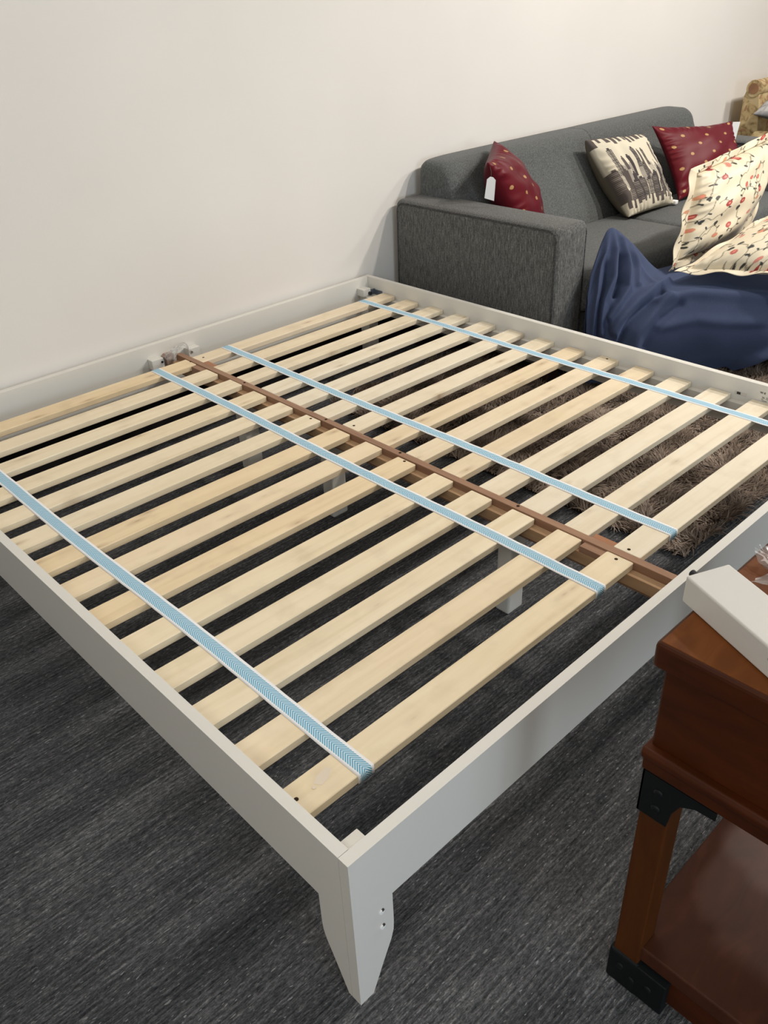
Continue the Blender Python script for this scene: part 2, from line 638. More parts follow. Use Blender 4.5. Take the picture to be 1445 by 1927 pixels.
# local x -> -y, local y -> +z, facing -x
lt = link('lettering', me, 'ink', bed)
RX = Matrix(((0, 0, -1), (-1, 0, 0), (0, 1, 0))).to_4x4()
me.transform(Matrix.Translation((W - T - 0.0004, -1.767, 0.3415)) @ RX)
for k, (y, z, wd) in enumerate(((-1.775, 0.331, 0.008), (-1.777, 0.328, 0.007), (-1.774, 0.324, 0.006), (-1.776, 0.3195, 0.016), (-1.788, 0.331, 0.012), (-1.788, 0.327, 0.010))):
    box('small_print', W - T - 0.0004, W - T + 0.0001, y - wd, y, z, z + 0.0012, 'ink', bed)
stk = box('sticker', W - T - 0.0005, W - T + 0.0001, -1.728, -1.690, 0.3165, 0.3285, 'paper_grey', bed)
box('barcode', W - T - 0.0008, W - T - 0.0003, -1.709, -1.697, 0.319, 0.327, 'ink', stk)

# ------------------------------------------------------------------ slat rolls
LY = [-.169, -.318, -.462, -.603, -.737, -.874, -1.009, -1.142, -1.277, -1.414, -1.548, -1.682, -1.818, -1.955]
RYs = [-.205 + .036, -.330, -.471, -.604, -.736, -.873, -1.011, -1.141, -1.280, -1.416, -1.551, -1.687, -1.820, -1.957]
LYn = [-.190, -.326, -.464, -.602, -.737, -.873, -1.008, -1.142, -1.277, -1.414, -1.548, -1.682, -1.818, -1.955]
SW = 0.070


def slat_mesh(half, name):
    bm = bmesh.new()
    n = 2
    bmesh.ops.create_cube(bm, size=1)
    for v in bm.verts:
        v.co = Vector((math.copysign(half, v.co.x), math.copysign(SW / 2, v.co.y), math.copysign(ST / 2, v.co.z)))
    ve = [e for e in bm.edges if abs(e.verts[0].co.z - e.verts[1].co.z) > 1e-4]
    bmesh.ops.bevel(bm, geom=ve, offset=0.004, segments=3, profile=0.5, affect='EDGES')
    he = [e for e in bm.edges if abs(e.verts[0].co.z - e.verts[1].co.z) < 1e-5 and len(e.link_faces) == 2 and
          abs(e.link_faces[0].normal.z - e.link_faces[1].normal.z) > 0.5]
    bmesh.ops.bevel(bm, geom=he, offset=0.0013, segments=1, affect='EDGES')
    return bm_mesh(bm, name)


def slat_roll(label, x0, x1, ys, straps, end_holes, mat):
    xc = (x0 + x1) / 2
    t = thing('slat_roll', label, 'slats', (xc, -L / 2, zl), 'slat rolls of the bed')
    me = slat_mesh((x1 - x0) / 2, 'slat')
    zc = HS - ST / 2
    for i, y in enumerate(ys):
        jx = random.uniform(-0.0025, 0.0025)
        o = link('slat', me, mat, t, (xc + jx, y + SW / 2, zc))
        if i in end_holes:
            for hx in end_holes[i]:
                cyl('bolt_hole', (hx, y + SW / 2 + 0.002, HS - 0.0002), 0.0042, 0.0011, 'z', 'hole_dark', o, 12)
    if mat == 'pine_slat_warm':
        fo = prism('wood_filler', [(.086, -1.914), (.100, -1.905), (.124, -1.902), (.128, -1.910), (.112, -1.922), (.094, -1.926)], 'z', HS - .0003, HS + .00025, 'filler', o)
        cyl('knot_plug', (.0815, -1.921, HS), .0036, .002, 'z', 'filler', o, 10)
    for sx0, sx1 in straps:
        strap(sx0, sx1, ys, t)
    return t


def strap(xa, xb, ys, parent):
    """fabric tape laid over the slats, its ends folded over the first and the last slat"""
    hw = 0.0182
    ztop = HS + 0.0006
    y_hi = ys[0] + SW
    y_lo = ys[-1]
    path = [(y_hi + 0.0012, HS - 0.017), (y_hi + 0.0014, HS - 0.006), (y_hi + 0.0006, HS - 0.001), (y_hi - 0.002, ztop)]
    for i, y in enumerate(ys):
        if i > 0:
            path.append((y + SW - 0.002, ztop))
        path.append((y + SW / 2, ztop))
        if i < len(ys) - 1:
            path.append((y + 0.002, ztop))
            gap = (y + ys[i + 1] + SW) / 2
            path.append((gap, ztop - 0.0008))
    path += [(y_lo + 0.002, ztop), (y_lo - 0.0008, HS - 0.001), (y_lo - 0.0014, HS - 0.006), (y_lo - 0.0012, HS - 0.0185)]
    path = np.array(path)
    d = np.r_[0, np.cumsum(np.hypot(np.diff(path[:, 0]), np.diff(path[:, 1])))]
    n = len(path)
    tt = (path[:, 0] - y_hi) / (y_lo - y_hi)
    xs = xa + (xb - xa) * tt + 0.0035 * np.sin(tt * 9 + xa * 7) * np.minimum(1, 4 * tt * (1 - tt))
    us = np.array([-hw, -hw * 0.72, 0, hw * 0.72, hw])
    P = np.zeros((n, 5, 3))
    P[:, :, 0] = xs[:, None] + us[None]
    P[:, :, 1] = path[:, 0][:, None]
    P[:, :, 2] = path[:, 1][:, None] + np.array([0, .0002, .0003, .0002, 0])[None]
    me = grid_mesh('strap', P, smooth=False)
    uvl = me.uv_layers.new(name='UVMap')
    li = np.zeros(len(me.loops), np.int32)
    me.loops.foreach_get('vertex_index', li)
    uvv = np.zeros((n, 5, 2))
    uvv[:, :, 0] = us[None]
    uvv[:, :, 1] = d[:, None]
    uvl.data.foreach_set('uv', uvv.reshape(-1, 2)[li].astype(np.float32).ravel())
    o = link('strap', me, 'chevron_strap', parent)
    so = o.modifiers.new('thick', 'SOLIDIFY')
    so.thickness = 0.0008
    so.offset = 0.0
    return o


HL = {0: [0.983], 5: [0.973], 8: [0.974], 13: [0.971, 0.046]}
HR = {0: [1.036], 6: [1.029], 8: [1.955], 13: [1.023]}
slat_roll('pale pine slats on two blue chevron tapes, in the bed half away from the sofa', 0.0225, 0.984, LYn, [(0.153, 0.166), (0.857, 0.855)], HL, 'pine_slat_warm')
slat_roll('pale pine slats on two blue chevron tapes, half of the bed beside the sofa', 1.0078, 1.9695, LYn, [(1.152, 1.154), (1.837, 1.840)], HR, 'pine_slat')


# ------------------------------------------------------------------ pillows
class Canvas:
    def __init__(self, n, bg):
        self.n = n
        self.a = np.tile(np.array(lin(bg)), (n, n, 1))
        yy, xx = np.mgrid[0:n, 0:n]
        self.x = (xx + 0.5) / n
        self.y = (yy + 0.5) / n      # y down

    def put(self, mask, c):
        self.a[mask] = lin(c)

    def ell(self, cx, cy, rx, ry, c, ang=0.0):
        dx, dy = self.x - cx, self.y - cy
        ca, sa = math.cos(ang), math.sin(ang)
        u, v = dx * ca + dy * sa, -dx * sa + dy * ca
        self.put((u / rx) ** 2 + (v / ry) ** 2 < 1, c)

    def rect(self, x0, x1, y0, y1, c):
        self.put((self.x >= x0) & (self.x < x1) & (self.y >= y0) & (self.y < y1), c)

    def curve(self, pts, r, c):
        for (x, y) in pts:
            i0, i1 = int((y - r) * self.n), int((y + r) * self.n) + 2
            j0, j1 = int((x - r) * self.n), int((x + r) * self.n) + 2
            i0, j0 = max(i0, 0), max(j0, 0)
            if i1 <= i0 or j1 <= j0:
                continue
            sub = (self.x[i0:i1, j0:j1] - x) ** 2 + (self.y[i0:i1, j0:j1] - y) ** 2 < r * r
            self.a[i0:i1, j0:j1][sub] = lin(c)


def pillow_mesh(name, corners, T, canvas, back, flange=0.0, concave=0.07, wr=0.004, seed=0, ruffle=0.0, bulge=0.5, sag=None, back_puff=1.0):
    TL, TR, BR, BL = [np.array(c, float) for c in corners]
    n = canvas.n
    s = np.linspace(-1, 1, n)
    S, Tt = np.meshgrid(s, s)          # S along right, Tt downwards
    S2 = S * (1 - concave * (1 - Tt ** 2))
    T2 = Tt * (1 - concave * (1 - S ** 2))
    u, v = (S2 + 1) / 2, (T2 + 1) / 2
    u, v = u[..., None], v[..., None]
    B = (1 - u) * (1 - v) * TL + u * (1 - v) * TR + u * v * BR + (1 - u) * v * BL
    nr = np.cross(BL - TL, TR - TL) + np.cross(BL - BR, TR - BR) * -1
    nr /= np.linalg.norm(nr)
    k = 1 - flange
    a_, b_ = np.clip(np.abs(S) / k, 0, 1), np.clip(np.abs(Tt) / k, 0, 1)
    f = ((1 - a_ ** 2) * (1 - b_ ** 2)) ** bulge
    r = np.random.default_rng(seed)
    wv = np.zeros_like(S)
    for _ in range(7):
        ang = r.uniform(0, math.pi)
        fr = r.uniform(4, 13)
        wv += np.sin(fr * (S * math.cos(ang) + Tt * math.sin(ang)) + r.uniform(0, 6.28) + 1.2 * np.sin(3 * S + r.uniform(0, 6)))
    wv *= wr / 2.5
    # gathers that run in from the seams
    edge = np.exp(-((1 - np.maximum(a_, b_)) / 0.16) ** 2)
    gat = np.sin(34 * np.where(a_ > b_, Tt, S) + 4 * np.sin(5 * S * Tt + seed)) * wr * 0.8 * edge * (f > 0)
    corner = np.exp(-(((1 - np.abs(S)) ** 2 + (1 - np.abs(Tt)) ** 2) / 0.12))
    ffl = np.zeros_like(S)
    if flange:
        fl = np.clip((np.maximum(np.abs(S), np.abs(Tt)) - k) / flange, 0, 1)
        fl_edge = np.abs(np.maximum(np.abs(S), np.abs(Tt)) - k)
        ffl = -0.010 * np.exp(-(fl_edge / 0.018) ** 2) + fl * ruffle * np.sin(9 * np.where(np.abs(S) > np.abs(Tt), Tt, S) + seed + 2 * S)
    seam = 0.0015
    top = T / 2 * f + (wv + gat) * np.minimum(1, f * 3) + ffl
    bot = -back_puff * T / 2 * f + wv * 0.3 * np.minimum(1, f * 3) + ffl
    if sag is not None:
        bot = np.maximum(bot, -sag + ffl)
    edgeo = np.where(np.maximum(np.abs(S), np.abs(Tt)) > 0.9999, 0.0, seam * (0.4 if not flange else 1.0))
    front = B + nr * (top + edgeo)[..., None]
    rear = B + nr * (bot - edgeo)[..., None]
    idx = np.arange(n * n).reshape(n, n)
    inner = np.zeros((n, n), bool)
    inner[1:-1, 1:-1] = True
    idb = idx.copy()
    idb[inner] = n * n + np.arange(inner.sum())
    V = np.concatenate([front.reshape(-1, 3), rear[inner]])
    q1 = np.stack([idx[:-1, :-1], idx[1:, :-1], idx[1:, 1:], idx[:-1, 1:]], -1).reshape(-1, 4)
    q2 = np.stack([idb[:-1, :-1], idb[:-1, 1:], idb[1:, 1:], idb[1:, :-1]], -1).reshape(-1, 4)
    ctr = B.reshape(-1, 3).mean(0)
    me = quads_mesh(name, V - ctr, np.concatenate([q1, q2]))
    colr = np.ones((len(V), 4), np.float32)
    colr[:n * n, :3] = canvas.a.reshape(-1, 3)
    if isinstance(back, Canvas):
        colr[n * n:, :3] = back.a[inner]
    else:
        colr[n * n:, :3] = lin(back)
    at = me.color_attributes.new('print', 'FLOAT_COLOR', 'POINT')
    at.data.foreach_set('color', colr.ravel())
    return me, ctr


def pillow(name, label, cat, corners, T, canvas, back, mat, group=None, **kw):
    me, ctr = pillow_mesh(name, corners, T, canvas, back, **kw)
    o = link(name, me, mat, None, tuple(ctr))
    tag(o, label, cat, group)
    return o


def dots_canvas(n, seed):
    c = Canvas(n, (104, 13, 26))
    r = np.random.default_rng(seed)
    # slub of the silk
    c.a *= (1 + 0.10 * np.sin(c.y * 420 + 3 * np.sin(c.x * 9)))[..., None]
    for i in range(8):
        for j in range(5):
            x = 0.06 + j * 0.29 + (0.145 if i % 2 else 0) + r.uniform(-.012, .012)
            y = 0.05 + i * 0.145 + r.uniform(-.012, .012)
            c.ell(x, y, 0.021, 0.021, (190, 150, 98))
    return c


N = 250
# --- skyline print


def skyline_canvas(n):
    CR, DK, DK2, MD = (217, 209, 188), (96, 88, 84), (74, 68, 68), (164, 157, 146)
    c = Canvas(n, CR)
    r = np.random.default_rng(19)

    def tower(x0, wd, y0, y1, style, colr):
        c.rect(x0, x0 + wd, y0, y1, colr)
        c.rect(x0 + wd * 0.25, x0 + wd * 0.75, y0 - 0.025, y0, colr)
        lite = (150, 142, 132) if colr != MD else (142, 135, 126)
        if style == 1:                       # floors
            for y in np.arange(y0 + 0.012, y1, 0.02):
                c.rect(x0 + wd * 0.10, x0 + wd * 0.90, y, y + 0.006, lite)
        elif style == 2:                     # windows
            for y in np.arange(y0 + 0.01, y1, 0.019):
                for xx in np.arange(x0 + 0.004, x0 + wd - 0.006, 0.014):
                    c.rect(xx, xx + 0.007, y, y + 0.010, CR)
        elif style == 3:                     # spire
            c.rect(x0 + wd * 0.40, x0 + wd * 0.60, y0 - 0.08, y0, colr)

    def row(top0, top1, bot0, bot1, w0, w1, g0, g1, cols, skip=0.1):
        x = r.uniform(-.03, .01)
        while x < 1.0:
            wd = r.uniform(w0, w1)
            if r.random() > skip:
                tower(x, wd, r.uniform(top0, top1), r.uniform(bot0, bot1), int(r.choice([0, 1, 1, 1, 2, 3])), cols[r.integers(len(cols))])
            x += wd + r.uniform(g0, g1)
    c.rect(0, 1, 0, .025, DK)
    x = 0.0
    while x < 1.0:                           # towers hanging from the top edge
        wd = r.uniform(.035, .065)
        c.rect(x, x + wd, 0, r.uniform(.06, .14), DK)
        x += wd + r.uniform(.025, .055)
    row(.42, .55, .66, .74, .06, .11, -.01, .02, [MD])
    row(.18, .36, .46, .62, .045, .07, .03, .06, [DK, DK2], .08)
    row(.44, .60, .74, .86, .05, .085, .03, .07, [DK, DK2], .12)
    row(.62, .76, .84, .90, .06, .12, -.005, .03, [DK, DK2], .05)
    x = 0.02
    while x < 1.0:
        wd = r.uniform(.03, .05)
        c.rect(x, x + wd, .84, r.uniform(.88, .96), DK)
        x += wd + r.uniform(.03, .06)
    return c


sofa_seat_z = 0.43
sky = pillow('throw_pillow', 'cream throw pillow printed with a dark grey city skyline, on the sofa seat', 'pillow',
             [(3.165, -.262, .775), (3.565, -.315, .757), (3.60, -.515, .447), (3.235, -.495, .447)], 0.15, skyline_canvas(240), (104, 98, 84), 'print_cotton', 'throw pillows on the sofa', seed=3, concave=.035, bulge=.40, back_puff=1.7)
box('corner_tab', 3.598, 3.625, -.53, -.50, .444, .462, 'paper_white', sky, 0.004)

red_r = pillow('throw_pillow', 'burgundy silk throw pillow with gold dots, upright near the far sofa arm', 'pillow',
               [(3.705, -.285, .775), (4.20, -.46, .752), (4.17, -.62, .447), (3.68, -.50, .447)], 0.16, dots_canvas(N, 5), (92, 16, 28), 'print_silk', 'throw pillows on the sofa', seed=8, concave=.12)
tg = box('hang_tag', -.001, .001, -.022, .022, -.045, .045, 'paper_white', None)
tg.location = (4.262, -.452, .695)
tg.rotation_euler = (0.05, -0.1, math.radians(62))
tg.parent = red_r
tg.matrix_parent_inverse = red_r.matrix_basis.inverted()

red_l = pillow('throw_pillow', 'burgundy silk throw pillow with gold dots, half hidden behind the near sofa arm', 'pillow',
               [(2.31, -.39, .815), (2.60, -.18, .84), (2.87, -.265, .46), (2.50, -.46, .45)], 0.19, dots_canvas(N, 9), (92, 16, 28), 'print_silk', 'throw pillows on the sofa', seed=5, concave=.07)


# --- floral shams
def floral_canvas(n, seed):
    c = Canvas(n, (224, 211, 184))
    r = np.random.default_rng(seed)
    px = 1.0 / n
    VINE, LEAF = (146, 136, 112), (52, 52, 47)
    REDS = [(172, 64, 56), (188, 98, 86), (204, 134, 116), (156, 54, 50), (198, 140, 104)]
    cells = 5
    for i in range(cells):
        for j in range(cells):
            cx = (j + .5 + r.uniform(-.28, .28)) / cells
            cy = (i + .5 + r.uniform(-.28, .28)) / cells
            R = r.uniform(.06, .10)
            a0 = r.uniform(0, 6.28)
            sp = r.choice([-1, 1])
            th = np.linspace(0, 4.0, 80)
            rr = R * (1 - th / 7.0)
            pts = np.stack([cx + rr * np.cos(a0 + sp * th), cy + rr * np.sin(a0 + sp * th)], 1)
            c.curve(pts, px * 0.95, VINE)
            # s-bend tail
            t2 = np.linspace(0, 1, 50)
            tail = np.stack([pts[0, 0] + .10 * t2 * math.cos(a0 + sp * -1.2) , pts[0, 1] + .10 * t2 * math.sin(a0 - sp * 1.2) + .02 * np.sin(t2 * 6)], 1)
            c.curve(tail, px * 0.95, VINE)
            for k in (8, 24, 40, 58):
                x, y = pts[k]
                an = a0 + sp * th[k] + r.uniform(-.6, .6)
                c.ell(x + .016 * math.cos(an), y + .016 * math.sin(an), .0165, .0072, LEAF, an)
            x, y = tail[-1]
            if r.random() < .55:
                c.ell(x, y, .019, .017, LEAF)
                c.ell(x, y + .014, .009, .014, LEAF)
            else:
                c.ell(x, y, .018, .009, LEAF, r.uniform(0, 3))
            # flower at the end of the curl
            x, y = pts[-1] if r.random() < .35 else (cx + r.uniform(-.06, .06), cy + r.uniform(-.06, .06))
            cr = REDS[r.integers(len(REDS))]
            rad = r.uniform(.018, .030)
            c.ell(x, y, rad, rad * r.uniform(.7, 1.0), cr, r.uniform(0, 3))
            c.ell(x + .003, y, rad * .45, rad * .38, (218, 128, 112))
            if r.random() < .45:
                continue
            x, y = cx + r.uniform(-.09, .09), cy + r.uniform(-.09, .09)
            c.ell(x, y, .017, .026, REDS[r.integers(len(REDS))], r.uniform(0, 3))
    return c


sham_a = pillow('pillow_sham', 'cream floral pillow sham standing upright, red flowers and vines, on the blue duvet', 'pillow',
                [(2.81, -1.0, .778), (3.50, -1.035, .862), (3.10, -1.14, .445), (2.645, -1.055, .425)], 0.19, floral_canvas(230, 21), (214, 200, 172), 'print_satin', 'floral shams on the duvet',
                flange=.17, concave=.03, wr=.006, seed=2, ruffle=.008)
sham_b = pillow('pillow_sham', 'cream floral pillow sham lying flat on the blue duvet, its corner pointing left', 'pillow',
                [(2.565, -1.115, .448), (3.20, -1.29, .665), (3.40, -1.62, .56), (2.80, -1.50, .455)], 0.18, floral_canvas(230, 33), (214, 200, 172), 'print_satin', 'floral shams on the duvet',
                flange=.13, concave=.02, wr=.005, seed=6, ruffle=.010, sag=.03)

# ------------------------------------------------------------------ sofa
SX0, SX1 = 2.16, 4.44
AW = 0.195
AY = -0.858
AZ = 0.652
sofa = thing('sofa', 'charcoal tweed three seat sofa with square padded arms, against the white wall', 'sofa', ((SX0 + SX1) / 2, -0.43, 0))
box('base', SX0 + 0.02, SX1 - 0.02, -0.80, -0.02, 0.11, 0.26, 'sofa_under', sofa, 0.01)
box('front_rail', SX0 + AW + 0.002, SX1 - AW - 0.002, -0.835, -0.801, 0.12, 0.285, 'tweed_back', sofa, 0.01)


def sofa_arm(x0, x1):
    z0 = 0.105
    me = box_mesh(x0, x1, AY, -0.004, z0, AZ, 0.026, 4, 'arm')
    # crown the top slightly
    bm = bmesh.new()
    bm.from_mesh(me)
    for v in bm.verts:
        if v.co.z > AZ - 0.03:
            tx = (v.co.x - x0) / (x1 - x0)
            v.co.z += 0.010 * (4 * tx * (1 - tx)) - 0.004
    bm.to_mesh(me)
    bm.free()
    o = link('arm', me, 'tweed_arm', sofa)
    for xx in (x0 + 0.004, x1 - 0.004):
        r = 0.034
        pts = []
        yb, yf, zt = -0.02, AY + 0.010, AZ - 0.011
        pts += [(xx, yb, z0 + 0.02), (xx, yb, zt - r)]
        for a in np.linspace(0, math.pi / 2, 6):
            pts.append((xx, yb - r + r * math.cos(a), zt - r + r * math.sin(a)))
        for y in np.linspace(yb - r - .02, yf + r + .02, 8):
            pts.append((xx, y, zt))
        for a in np.linspace(math.pi / 2, math.pi, 6):
            pts.append((xx, yf + r + r * math.cos(a), zt - r + r * math.sin(a)))
        pts += [(xx, yf, zt - r - .02), (xx, yf, z0 + 0.02)]
        link('piping', tube_mesh(pts, 0.0052, 8), 'tweed_piping', o)
    return o


sofa_arm(SX0, SX0 + AW)
sofa_arm(SX1 - AW, SX1)


def back_cushion(x0, x1, k0, k1):
    prof = []          # (y, z) from rear bottom up and over to the front bottom
    prof += [(-0.006, 0.28), (-0.006, 0.52), (-0.006, 0.755)]
    for a in np.linspace(0, 1, 9):
        ang = a * math.pi * 0.5
        prof.append((-0.006 - 0.05 * (1 - math.cos(ang)), 0.755 + 0.04 * math.sin(ang)))
    for a in np.linspace(0.1, 1, 8):
        ang = math.pi / 2 + a * math.pi * 0.42
        prof.append((-0.125 + 0.075 * math.cos(ang), 0.715 + 0.080 * math.sin(ang)))
    prof += [(-0.235, 0.66), (-0.285, 0.57), (-0.335, 0.48), (-0.36, 0.40), (-0.36, 0.28), (-0.18, 0.28), (-0.006, 0.28)]
    prof = np.array(prof)
    nx = 40
    xs = np.linspace(0, 1, nx)
    ring = [(0.0, .55), (0.003, .70), (0.010, .82), (0.022, .91), (0.038, .965), (0.056, .99)]
    cols = [(x0 + d * k0, 1 - (1 - sc) * k0, 0.0) for d, sc in ring]
    cols += [(x0 + 0.075 + (x1 - x0 - 0.15) * t, 1.0, t) for t in xs]
    cols += [(x1 - d * k1, 1 - (1 - sc) * k1, 1.0) for d, sc in ring[::-1]]
    P = np.zeros((len(cols), len(prof), 3))
    for i, (x, sc, t) in enumerate(cols):
        puff = 1 - math.exp(-min(t if k0 == 1 else t + .08, 1 - t if k1 == 1 else 1.08 - t) / 0.06)
        c = np.array([-0.15, 0.55])
        half = np.array([0.16, 0.26])
        q = (prof - c) / half
        inset = (1 - sc) * 0.13
        ln = np.linalg.norm(q, axis=1, keepdims=True)
        pr = prof - inset * q / np.maximum(ln, 1)
        pr = pr + (prof - c) * 0.012 * puff * np.array([(prof[:, 0] < -0.03).astype(float), (prof[:, 1] > 0.6).astype(float)]).T
        pr[:, 0] = np.minimum(pr[:, 0], -0.004)
        P[i, :, 0] = x
        P[i, :, 1:] = pr
    me = grid_mesh('back_cushion', P)
    bm = bmesh.new()
    bm.from_mesh(me)
    bmesh.ops.remove_doubles(bm, verts=bm.verts, dist=1e-5)
    bmesh.ops.holes_fill(bm, edges=[e for e in bm.edges if e.is_boundary], sides=0)
    bmesh.ops.recalc_face_normals(bm, faces=bm.faces[:])
    bm.to_mesh(me)
    bm.free()
    o = link('back_cushion', me, 'tweed_back', sofa)
    return o


BX0, BX1 = 2.292, 4.312
mid = (BX0 + BX1) / 2 + 0.018
back_cushion(BX0, mid - 0.0005, 1.0, 0.12)
back_cushion(mid + 0.0005, BX1, 0.12, 1.0)
for x0, x1 in ((SX0 + AW + 0.003, mid - 0.0015), (mid + 0.0015, SX1 - AW - 0.003)):
    me = box_mesh(x0, x1, -0.868, -0.345, 0.285, 0.425, 0.03, 4, 'seat_cushion')
    bm = bmesh.new()
    bm.from_mesh(me)
    bmesh.ops.subdivide_edges(bm, edges=[e for e in bm.edges if e.calc_length() > 0.2], cuts=8, use_grid_fill=True)
    for v in bm.verts:
        if v.co.z > 0.40:
            tx = (v.co.x - x0) / (x1 - x0)
            ty = (v.co.y + 0.868) / 0.523
            v.co.z += 0.012 * min(1, 6 * tx * (1 - tx)) * min(1, 5 * ty * (1 - ty))
    bm.to_mesh(me)
    bm.free()
    me.polygons.foreach_set('use_smooth', [True] * len(me.polygons))
    link('seat_cushion', me, 'tweed_back', sofa)
for x in (SX0 + 0.05, SX1 - 0.11):
    for y in (-0.82, -0.10):
        box('leg', x, x + 0.06, y, y + 0.06, 0.022 if y < -.5 else 0.0, 0.11, 'dark_leg', sofa, 0.004)

# hang tag of the left red pillow: string and folded card
st = link('tag_string', tube_mesh([(2.315, -.40, .80), (2.292, -.425, .785), (2.275, -.44, .762)], 0.0012, 6), 'ink', red_l)
tg2 = prism('hang_tag', [(-.020, -.036), (.020, -.046), (.017, .034), (.006, .044), (-.006, .046), (-.018, .036)], 'y', -.0008, .0008, 'paper_white', None)
tg2.location = (2.272, -.44, .727)
tg2.rotation_euler = (0.05, 0.08, math.radians(-38))
tg2.parent = red_l
tg2.matrix_parent_inverse = red_l.matrix_basis.inverted()


# ------------------------------------------------------------------ blue duvet heaped in front of the sofa
def catmull(P, m, axis):
    P = np.moveaxis(P, axis, 0)
    n = len(P)
    t = np.linspace(0, n - 1, m)
    i = np.clip(np.floor(t).astype(int), 0, n - 2)
    f = (t - i).reshape((-1,) + (1,) * (P.ndim - 1))
    p0 = P[np.maximum(i - 1, 0)]
    p1, p2 = P[i], P[i + 1]
    p3 = P[np.minimum(i + 2, n - 1)]
    out = 0.5 * (2 * p1 + (p2 - p0) * f + (2 * p0 - 5 * p1 + 4 * p2 - p3) * f ** 2 + (3 * p1 - p0 - 3 * p2 + p3) * f ** 3)
    return np.moveaxis(out, 0, axis)


ctrl = np.array([
    # rear, on the floor / against the sofa front
    [(2.36, -.875, .04), (2.46, -.875, .06), (2.58, -.875, .08), (2.75, -.875, .08), (2.95, -.875, .08), (3.20, -.875, .08), (3.55, -.875, .06)],
    [(2.35, -.878, .33), (2.46, -.876, .46), (2.57, -.876, .44), (2.72, -.88, .36), (2.90, -.88, .33), (3.20, -.88, .32), (3.55, -.90, .26)],
    [(2.335, -.90, .471), (2.452, -.884, .600), (2.557, -.92, .540), (2.66, -1.0, .420), (2.82, -1.03, .400), (3.10, -1.07, .385), (3.45, -1.14, .33)],
    [(2.282, -.93, .417), (2.392, -.92, .522), (2.473, -.98, .474), (2.547, -1.06, .409), (2.66, -1.15, .405), (2.80, -1.25, .400), (3.12, -1.33, .35)],
    [(2.252, -.95, .356), (2.316, -.97, .427), (2.374, -1.04, .406), (2.474, -1.12, .377), (2.568, -1.20, .380), (2.667, -1.30, .376), (2.90, -1.43, .335)],
    [(2.243, -.96, .277), (2.272, -1.0, .320), (2.312, -1.07, .304), (2.412, -1.15, .274), (2.532, -1.24, .262), (2.637, -1.34, .246), (2.88, -1.46, .227)],
    [(2.245, -.97, .15), (2.27, -1.02, .16), (2.33, -1.09, .16), (2.44, -1.16, .15), (2.58, -1.25, .14), (2.70, -1.34, .12), (2.92, -1.45, .12)],
    [(2.26, -.97, .05), (2.30, -1.01, .05), (2.37, -1.08, .05), (2.50, -1.15, .05), (2.66, -1.25, .055), (2.81, -1.31, .05), (2.96, -1.42, .085)],
])
far = ctrl[:, -1:, :].copy()
far[:, :, 0] += 0.45
far[:, :, 1] += 0.06
far[:, :, 2] = 0.05 + (far[:, :, 2] - .05) * 0.6
ctrl = np.concatenate([ctrl, far], 1)
NU, NV = 190, 230
G = catmull(catmull(ctrl, NU, 0), NV, 1)
rowc = np.linspace(0, ctrl.shape[0] - 1, NU)[:, None] * np.ones((1, NV))
colc = np.linspace(0, ctrl.shape[1] - 1, NV)[None, :] * np.ones((NU, 1))
du = np.gradient(G, axis=0)
dv = np.gradient(G, axis=1)
nrm = np.cross(dv, du)
nrm /= np.linalg.norm(nrm, axis=-1, keepdims=True) + 1e-9
if nrm[NU // 2 + 20, NV // 2, 1] > 0:
    nrm = -nrm


def seg_dist(poly):
    best = np.full((NU, NV), 9.0)
    for (r0, c0), (r1, c1) in zip(poly[:-1], poly[1:]):
        ax, ay = r1 - r0, c1 - c0
        l2 = ax * ax + ay * ay
        t = np.clip(((rowc - r0) * ax + (colc - c0) * ay) / l2, 0, 1)
        best = np.minimum(best, np.hypot(rowc - r0 - t * ax, colc - c0 - t * ay))
    return best


disp = np.zeros((NU, NV))
folds = [  # polyline in (row, column), width, height
    ([(2.0, 1.0), (3.2, .85), (4.4, .72), (6, .62)], .20, .016),
    ([(2.2, 1.15), (3.0, 1.35), (3.8, 1.42), (4.5, 1.15), (5.3, 1.1)], .17, .022),
    ([(2.4, 1.6), (3.2, 1.9), (3.9, 2.0), (4.5, 1.75), (4.9, 1.5)], .15, .022),
    ([(3.0, 1.55), (3.7, 1.68), (4.2, 1.55)], .12, -.026),
    ([(3.3, 1.0), (4.2, .98), (5.4, .85)], .14, -.016),
    ([(2.3, 2.0), (3.0, 2.3), (3.6, 2.35)], .14, .012),
    ([(3.2, 3.3), (3.7, 2.8), (4.3, 2.3), (5.2, 1.7)], .20, .024),
    ([(3.7, 3.1), (4.3, 2.7), (5.0, 2.2), (5.6, 1.8)], .12, -.018),
    ([(4.0, 3.3), (4.5, 2.9), (5.2, 2.5), (6.2, 2.1)], .20, .018),
    ([(4.3, 3.7), (4.7, 3.2), (5.6, 2.7)], .13, -.010),
    ([(4.1, 3.0), (3.95, 4.0), (4.0, 5.0), (4.05, 6.5)], .22, .012),
    ([(4.9, 3.2), (4.7, 4.2), (4.75, 5.5)], .18, .007),
    ([(5.6, 6.2), (6.0, 5.6), (6.8, 5.0)], .20, .018),
    ([(5.9, 6.2), (6.3, 5.7), (7.0, 5.2)], .13, -.016),
    ([(2.0, 1.0), (2.5, 1.9), (3.1, 2.9)], .14, .006),
]
for poly, wd, hgt in folds:
    d = seg_dist(poly)
    disp += 1.45 * hgt * np.exp(-(d / (0.85 * wd)) ** 2)
disp += 0.0018 * np.sin(5 * colc + 3 * rowc + np.sin(2 * rowc)) * np.sin(2.2 * rowc)
disp *= np.clip((rowc - 2.05) / 0.8, 0, 1)
# hem edge waves
G = G + nrm * disp[..., None]
G[:, :, 1] = np.minimum(G[:, :, 1], -0.872)
G[:, :, 2] = np.maximum(G[:, :, 2], 0.035)
